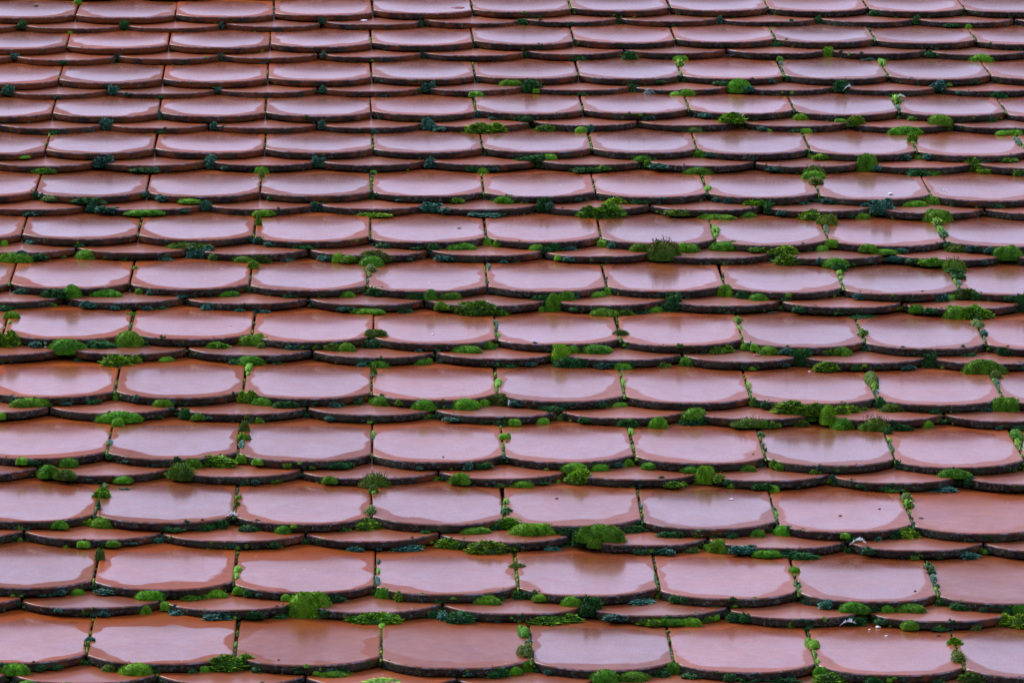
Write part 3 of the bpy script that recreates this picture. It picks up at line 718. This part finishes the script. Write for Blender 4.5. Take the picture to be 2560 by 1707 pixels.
LOOK = {'G': 'bright green velvety moss cushion', 'B': 'brown stalked moss cushion', 'O': 'olive green moss cushion',
        'D': 'dark green moss tuft', 'Y': 'leafy yellow-green moss clump', 'T': 'teal grey lichen tuft', 'W': 'whitish lichen tuft'}
moss = sorted([s for s in shapes if s['e'][4] not in 'TW'], key=lambda s: -s['e'][2] * s['e'][3])
lich = [s for s in shapes if s['e'][4] in 'TW']
MAXM = 296
named, small = moss[:MAXM] + lich, moss[MAXM:]
todo = {}
for s in named:
    k = s['e'][4]
    isl = k in 'TW'
    o = place(rng.choice(PROTO[k]), s, 'lichen_tuft' if isl else 'moss_cushion')
    tag(o, None, 'lichen' if isl else 'moss', 'lichen tufts on the tiles' if isl else 'moss cushions on the tiles')
    ppx = s['e'][2]
    size = 'very large' if ppx > 75 else 'large' if ppx > 48 else 'small' if ppx < 28 else ''
    lab = (size + ' ' + LOOK[k] + ' ' + where(s)).strip()
    todo.setdefault(lab, []).append((o, s))
def trim(l):
    return ' '.join(l.split()[:16])
for lab, l in todo.items():
    if len(l) == 1: l[0][0]['label'] = trim(lab); continue
    l.sort(key=lambda q: q[1]['e'][0])
    n = len(l)
    for i, (o, s) in enumerate(l):
        short = lab.replace(' velvety', '').replace('yellow-green ', '')
        w = (['left', 'right'] if n == 2 else [ORD[j + 1] for j in range(n)])[i]
        o['label'] = trim(w + ' ' + short)

def join_shapes(lst, name, protos):
    V, F, T, MI = [], [], [], []
    mats = []
    for s in lst:
        k = s['e'][4]
        me = rng.choice(protos[k])
        m = Matrix.Translation(s['p']) @ ROOF_ROT.to_4x4() @ Matrix.Diagonal((s['w'] * 1.08, s['d'] * 1.1, s['h'], 1))
        if k not in mats: mats.append(k)
        b = len(V)
        V.extend(m @ v.co for v in me.vertices)
        T.extend(d.value for d in me.attributes['tip'].data)
        for p in me.polygons:
            F.append([b + i for i in p.vertices]); MI.append(mats.index(k))
    me = mesh_from(name, V, F, MI)
    me.attributes.new('tip', 'FLOAT', 'POINT').data.foreach_set('value', T)
    for k in mats: me.materials.append(MM[k])
    return link(name, me)

mo = join_shapes(small, 'moss', LOW)
tag(mo, 'scattered small green moss beads in the joints and under the tile edges', 'moss', None, 'stuff')

# crumbs of moss and lichen crust along the lower edges, thicker to the right and lower down
crumbs = []
for t in tiles:
    if not (1 <= t['row'] <= 14): continue
    m = t['ob'].matrix_world
    lx = min(1, max(0, t['x'] / 2560)); ly = min(1, max(0, t['y'] / 1707))
    dens = 5 + 44 * min(1, max(0, lx * 0.8 + ly * 1.3 - 0.15))
    for _ in range(int(rng.uniform(0.5, 1.2) * dens)):
        fx = rng.uniform(-0.5, 0.5)
        y = SAG * (4 * fx * fx - 1)
        sz = rng.uniform(0.0015, 0.0035) + 0.004 * rng.random() ** 3
        p = m @ Vector((fx * WIDTH, y + sz * 0.1, -THICK + (rng.random() ** 2) * THICK * 0.8))
        crumbs.append(dict(p=p, w=sz * 1.8, d=sz, h=sz * rng.uniform(0.6, 1.1), e=(0, 0, 0, 0, rng.choice('DDDTTTYG'))))
    for _ in range(int(rng.uniform(0, 1.3) * 4 * min(1, max(0, lx * 0.9 + ly * 0.7 - 0.35)))):
        fx = rng.choice((-0.5, 0.5, rng.uniform(-0.5, 0.5))) + rng.gauss(0, 0.04)
        fx = max(-0.5, min(0.5, fx))
        sz = rng.uniform(0.004, 0.008)
        p = m @ Vector((fx * WIDTH, SAG * (4 * fx * fx - 1) - 0.0005, -THICK))
        crumbs.append(dict(p=p, w=sz * 2.2, d=sz * 1.2, h=sz * rng.uniform(0.8, 1.3), e=(0, 0, 0, 0, rng.choice('DDGGTY'))))
    # joint chains
    if t['layer'] == 'upper':
        n = int(rng.uniform(0.1, 1) * 40 * min(1, max(0.1, lx + ly - 0.3)))
        for _ in range(n):
            p = m @ Vector((-WIDTH / 2, rng.choice((rng.uniform(-0.005, 0.20), rng.uniform(-0.005, 0.08))), -0.0025))
            sz = rng.uniform(0.0022, 0.0042) + 0.003 * rng.random() ** 3
            crumbs.append(dict(p=p, w=sz, d=sz * 2.6, h=sz, e=(0, 0, 0, 0, rng.choice('DTGGDY'))))
mo = join_shapes(crumbs, 'lichen_crust', {k: [growth_mesh(k, 900 + i + ord(k), 40) for i in range(3)] for k in 'DTYG'})
tag(mo, 'thin crust of moss and lichen crumbs on the edges of the tiles', 'lichen', None, 'stuff')

# ------------------------------------------------------------------ tile labels
for t in tiles:
    o = t['ob']
    o['category'] = 'roof tile'
    o['group'] = 'broad course roof tiles' if t['layer'] == 'upper' else 'narrow course roof tiles'
    big = [s for s in named if s['t'] is t and s['e'][2] > 20]
    look = 'mossy' if len(big) >= 2 else 'wet'
    kind = 'broad' if t['layer'] == 'upper' else 'narrow'
    if t['col']:
        rt = [q for q in tiles if q['row'] == t['row'] and q['layer'] == t['layer'] and q['col']]
        pos = 'leftmost' if t['col'] == 1 else 'rightmost' if t['col'] == len(rt) else ORD[t['col']] + ' from left'
        o['label'] = f"{look} terracotta tile, {pos} in the {ORD[t['row']]} {kind} row from the top"
    else:
        side = 'above' if t['row'] == 0 else ('left of' if t['x'] < 1280 else 'right of')
        rt = sorted([q for q in tiles if q['row'] == 0 and q['layer'] == t['layer']], key=lambda q: q['x'])
        o['label'] = f"{kind} terracotta tile just {side} the picture, {ORD[rt.index(t) + 1]} from the left" if t['row'] == 0 else f"{kind} terracotta tile just {side} the picture, {ORD[t['row']]} row"
        o['group'] = 'roof tiles outside the picture' + (' above' if t['row'] == 0 else '')

# ------------------------------------------------------------------ feathers, scraps, droppings
M_WHITE = simple('white_feather', (0.72, 0.74, 0.78), 0.6, 0.3, 200, 0.1)
M_GREYF = simple('grey_feather', (0.05, 0.055, 0.07), 0.6, 0.3, 200, 0.3)
M_RED = simple('dead_petal', (0.22, 0.05, 0.045), 0.5, 0.4, 200, 0.3)
M_DARK = simple('dark_debris', (0.025, 0.03, 0.035), 0.8, 0.3, 200, 0.4)
M_STONE = simple('grey_pebble', (0.16, 0.20, 0.19), 0.6, 0.4, 200, 0.3)
M_GSEED = simple('green_seed', (0.13, 0.28, 0.10), 0.5, 0.4, 200, 0.2)

def set_on(o, px, py, rot, lift=0.001):
    loc, nor, t = hit(px, py)
    o.matrix_world = Matrix.Translation(loc + NT_ * lift) @ ROOF_ROT.to_4x4() @ Matrix.Rotation(rot, 4, 'Z')
    return F_PX / (loc - CAM).dot(FWD), t

def feather(px, py, length_px, rot, label, seed, curl=0.5, mat=M_WHITE, tail=None, lift=0.001):
    rg = random.Random(seed)
    loc, nor, t = hit(px, py)
    L = 1.35 * length_px / (F_PX / (loc - CAM).dot(FWD))
    V, F = [], []
    n = 14
    pts = []
    for i in range(n + 1):
        s = i / n
        a = curl * (s - 0.3)
        pts.append(Vector(((s - 0.5) * L, math.sin(a * 2) * L * 0.12, math.sin(s * math.pi) * L * 0.32 * abs(curl) + 0.002)))
    for i, p in enumerate(pts):          # shaft
        r = 0.00035 * (1.2 - i / n)
        for k in range(4):
            a = k * math.pi / 2
            V.append(p + Vector((0, math.cos(a) * r, math.sin(a) * r)))
    for i in range(n):
        for k in range(4):
            F.append((i * 4 + k, i * 4 + (k + 1) % 4, i * 4 + 4 + (k + 1) % 4, i * 4 + 4 + k))
    for i in range(2, n):                # barbs, both sides
        for sgn in (-1, 1):
            for q in range(2):
                p = pts[i] + (pts[i + 1] - pts[i]) * (q / 2) if i < n else pts[i]
                bl = L * 0.22 * math.sin(min(1, (i + q / 2) / n) * math.pi) ** 0.6 * rg.uniform(0.6, 1.15)
                e = p + Vector((bl * 0.6, sgn * bl, bl * rg.uniform(0.1, 0.9)))
                w = Vector((L * 0.034, 0, 0)); k = len(V)
                V += [p - w, p + w, e + w * 0.4, e - w * 0.4]; F.append((k, k + 1, k + 2, k + 3))
    o = link('feather', mesh_from('feather', V, F), [mat])
    set_on(o, px, py, rot, lift)
    return tag(o, label, 'feather', 'small bird feathers caught on the roof')

feather(2121, 230, 22, 0.3, 'white curled feather under a dark tuft in the third narrow row', 1, 0.9)
feather(2249, 250, 24, 0.15, 'white thin feather across a mossy joint in the fourth broad row', 2, 0.4)
feather(1276, 1016, 22, 1.0, 'white and grey feather standing on a narrow tile, tenth row', 3, 0.8)
feather(1044, 771, 26, -0.2, 'dark feather with white tip lying along a narrow tile edge', 4, 0.3, M_GREYF)
feather(1052, 772, 10, -0.4, 'white tip feather end lying on a narrow tile edge in the eighth row', 8, 0.4)
feather(578, 1302, 34, 0.2, 'large fluffy white feather on moss at a tile corner, lower left', 5, 0.7)
feather(2007, 914, 26, 0.8, 'star shaped white feather at the foot of a dark tuft, right', 6, 0.9)
feather(2145, 1366, 32, 0.1, 'white curled feather in a dark gap in the twelfth narrow row', 7, 0.8)
feather(2120, 1567, 34, 0.25, 'long white feather against a green tuft, bottom right', 9, 0.5)
feather(2356, 498, 20, -0.4, 'thin white feather on a moss cushion at the right edge', 10, 0.7, lift=0.008)

def blob(name, px, py, wpx, hpx, mat, label, cat, group=None, flat=0.35, seed=0, rot=0.0):
    loc, nor, t = hit(px, py)
    if loc is None: return
    ppm = F_PX / (loc - CAM).dot(FWD)
    bm = bmesh.new()
    bmesh.ops.create_icosphere(bm, subdivisions=3, radius=0.5)
    rg = random.Random(seed)
    ph = rg.uniform(0, 50)
    w = wpx / ppm; d = min(w, hpx / ppm / 0.19); h = max(0.0012, min(w, hpx / ppm) * flat)
    for v in bm.verts:
        k = 1 + 0.35 * noise.noise(v.co * 3 + Vector((ph, 0, 0)))
        v.co = Vector((v.co.x * w * k, v.co.y * d * k, v.co.z * h * k))
    me = bpy.data.meshes.new(name); bm.to_mesh(me); bm.free()
    for p in me.polygons: p.use_smooth = True
    o = link(name, me, [mat])
    set_on(o, px, py, rot, h * 0.4)
    return tag(o, label, cat, group)

G1 = 'white droppings on the tiles'
M_DROP = simple('bird_lime', (0.75, 0.76, 0.80), 0.5, 0.3, 300, 0.08)
for i, (x, y, w, h, lab) in enumerate([
    (910, 53, 13, 5, 'white flat dropping on a narrow tile at the very top'),
    (2227, 486, 10, 6, 'white dropping near the lower rim of a sixth row tile'),
    (2195, 1569, 10, 9, 'largest round white dropping on the bottom right tile'),
    (2174, 1574, 5, 5, 'tiny white dropping left of the round one, bottom right'),
    (2216, 1590, 6, 5, 'small white dropping below the round one, bottom right'),
    (1829, 1248, 8, 4, 'white speck on a twelfth row tile near the top'),
    (1082, 836, 4, 4, 'tiny white speck on a ninth row tile in the middle'),
    (577, 814, 3, 3, 'tiny white speck on the second ninth row tile'),
    (2024, 929, 5, 3, 'white speck near the top of a tenth row tile, right')]):
    blob('bird_dropping', x, y, w * 1.35, h * 1.35, M_DROP, lab, 'dropping', G1, 0.5, i)
G2 = 'dark crumbs on the tiles'
for i, (x, y, w, h, lab) in enumerate([
    (90, 16, 12, 8, 'brown leaf fragment on the first tile at the top left'),
    (1148, 571, 10, 3, 'small dark crumb on the middle of a seventh row tile'),
    (1392, 1246, 9, 4, 'black oval crumb on the fourth tile of the twelfth broad row'),
    (2101, 1289, 9, 3, 'flat dark crumb in the middle of a twelfth row tile'),
    (2303, 1295, 12, 5, 'dark twig crumb beside the right joint in the twelfth row'),
    (2199, 1272, 7, 3, 'small dark crumb on the right of a twelfth row tile'),
    (2288, 1477, 8, 5, 'black round crumb at the lower right of a thirteenth row tile'),
    (2346, 1589, 11, 10, 'black bent crumb near a mossy joint, bottom right'),
    (1883, 1135, 6, 4, 'black crumb by the lower rim, eleventh row'),
    (1477, 1010, 16, 6, 'grey smudge of grit on a tenth row tile'),
    (1686, 552, 10, 7, 'black crumb near the top of a seventh row tile'),
    (1631, 544, 8, 4, 'dark crumb left of a black one in the seventh row'),
    (2306, 728, 7, 4, 'dark crumb at the lower rim of an eighth row tile'),
    (1108, 1142, 6, 4, 'dark crumb at the lower rim of an eleventh row tile'),
    (697, 1649, 7, 5, 'dark crumb near the lower rim of a bottom row tile')]):
    blob('debris_crumb', x, y, w, h, M_DARK, lab, 'debris', G2, 0.4, 20 + i)
blob('petal', 1145, 20, 30, 7, M_RED, 'dark red petal lying on a tile at the very top', 'petal', None, 0.25, 40)
blob('leaf_scrap', 1892, 889, 20, 6, M_RED, 'curled red leaf scrap on a narrow tile of the ninth row', 'leaf', None, 0.5, 41, 0.5)
blob('seed', 113, 862, 9, 17, M_GSEED, 'pale green upright seed between moss clumps, left side', 'seed', None, 1.0, 42)
blob('pebble', 103, 866, 11, 8, M_STONE, 'grey pebble left of the green seed', 'pebble', 'pebbles by the green seed', 0.8, 43)
blob('pebble', 115, 870, 10, 6, M_STONE, 'grey pebble below the green seed', 'pebble', 'pebbles by the green seed', 0.8, 44)

def twig_bundle(px, py, wpx, label, seed):
    rg = random.Random(seed)
    loc, nor, t = hit(px, py)
    ppm = F_PX / (loc - CAM).dot(FWD)
    L = wpx / ppm
    V, F = [], []
    for q in range(9):
        a = rg.uniform(-0.5, 0.5) + (math.pi if rg.random() < 0.5 else 0)
        p0 = Vector((rg.uniform(-0.2, 0.2) * L, rg.uniform(-0.1, 0.1) * L, 0.001))
        dr = Vector((math.cos(a), math.sin(a), rg.uniform(0.0, 0.6))).normalized()
        ln = L * rg.uniform(0.25, 0.55); b = len(V)
        for i in range(6):
            s = i / 5
            p = p0 + dr * ln * s + Vector((0, 0, math.sin(s * 3.1) * L * 0.06))
            r = L * 0.045 * math.sin(0.35 + s * 2.6)
            for k in range(5):
                an = k * 2 * math.pi / 5
                V.append(p + Vector((0, math.cos(an) * r * 1.5, math.sin(an) * r * 0.6)))
        for i in range(5):
            for k in range(5):
                F.append((b + i * 5 + k, b + i * 5 + (k + 1) % 5, b + i * 5 + 5 + (k + 1) % 5, b + i * 5 + 5 + k))
    o = link('dead_leaves', mesh_from('dead_leaves', V, F), [M_DARK])
    set_on(o, px, py, 0)
    return tag(o, label, 'leaves')
twig_bundle(1823, 146, 30, 'bunch of shrivelled black leaves between two tiles near the top', 3)
print('TILES', len(tiles), 'MOSS', len(moss), 'LICH', len(lich), 'SMALL', len(small), 'CRUMBS', len(crumbs))
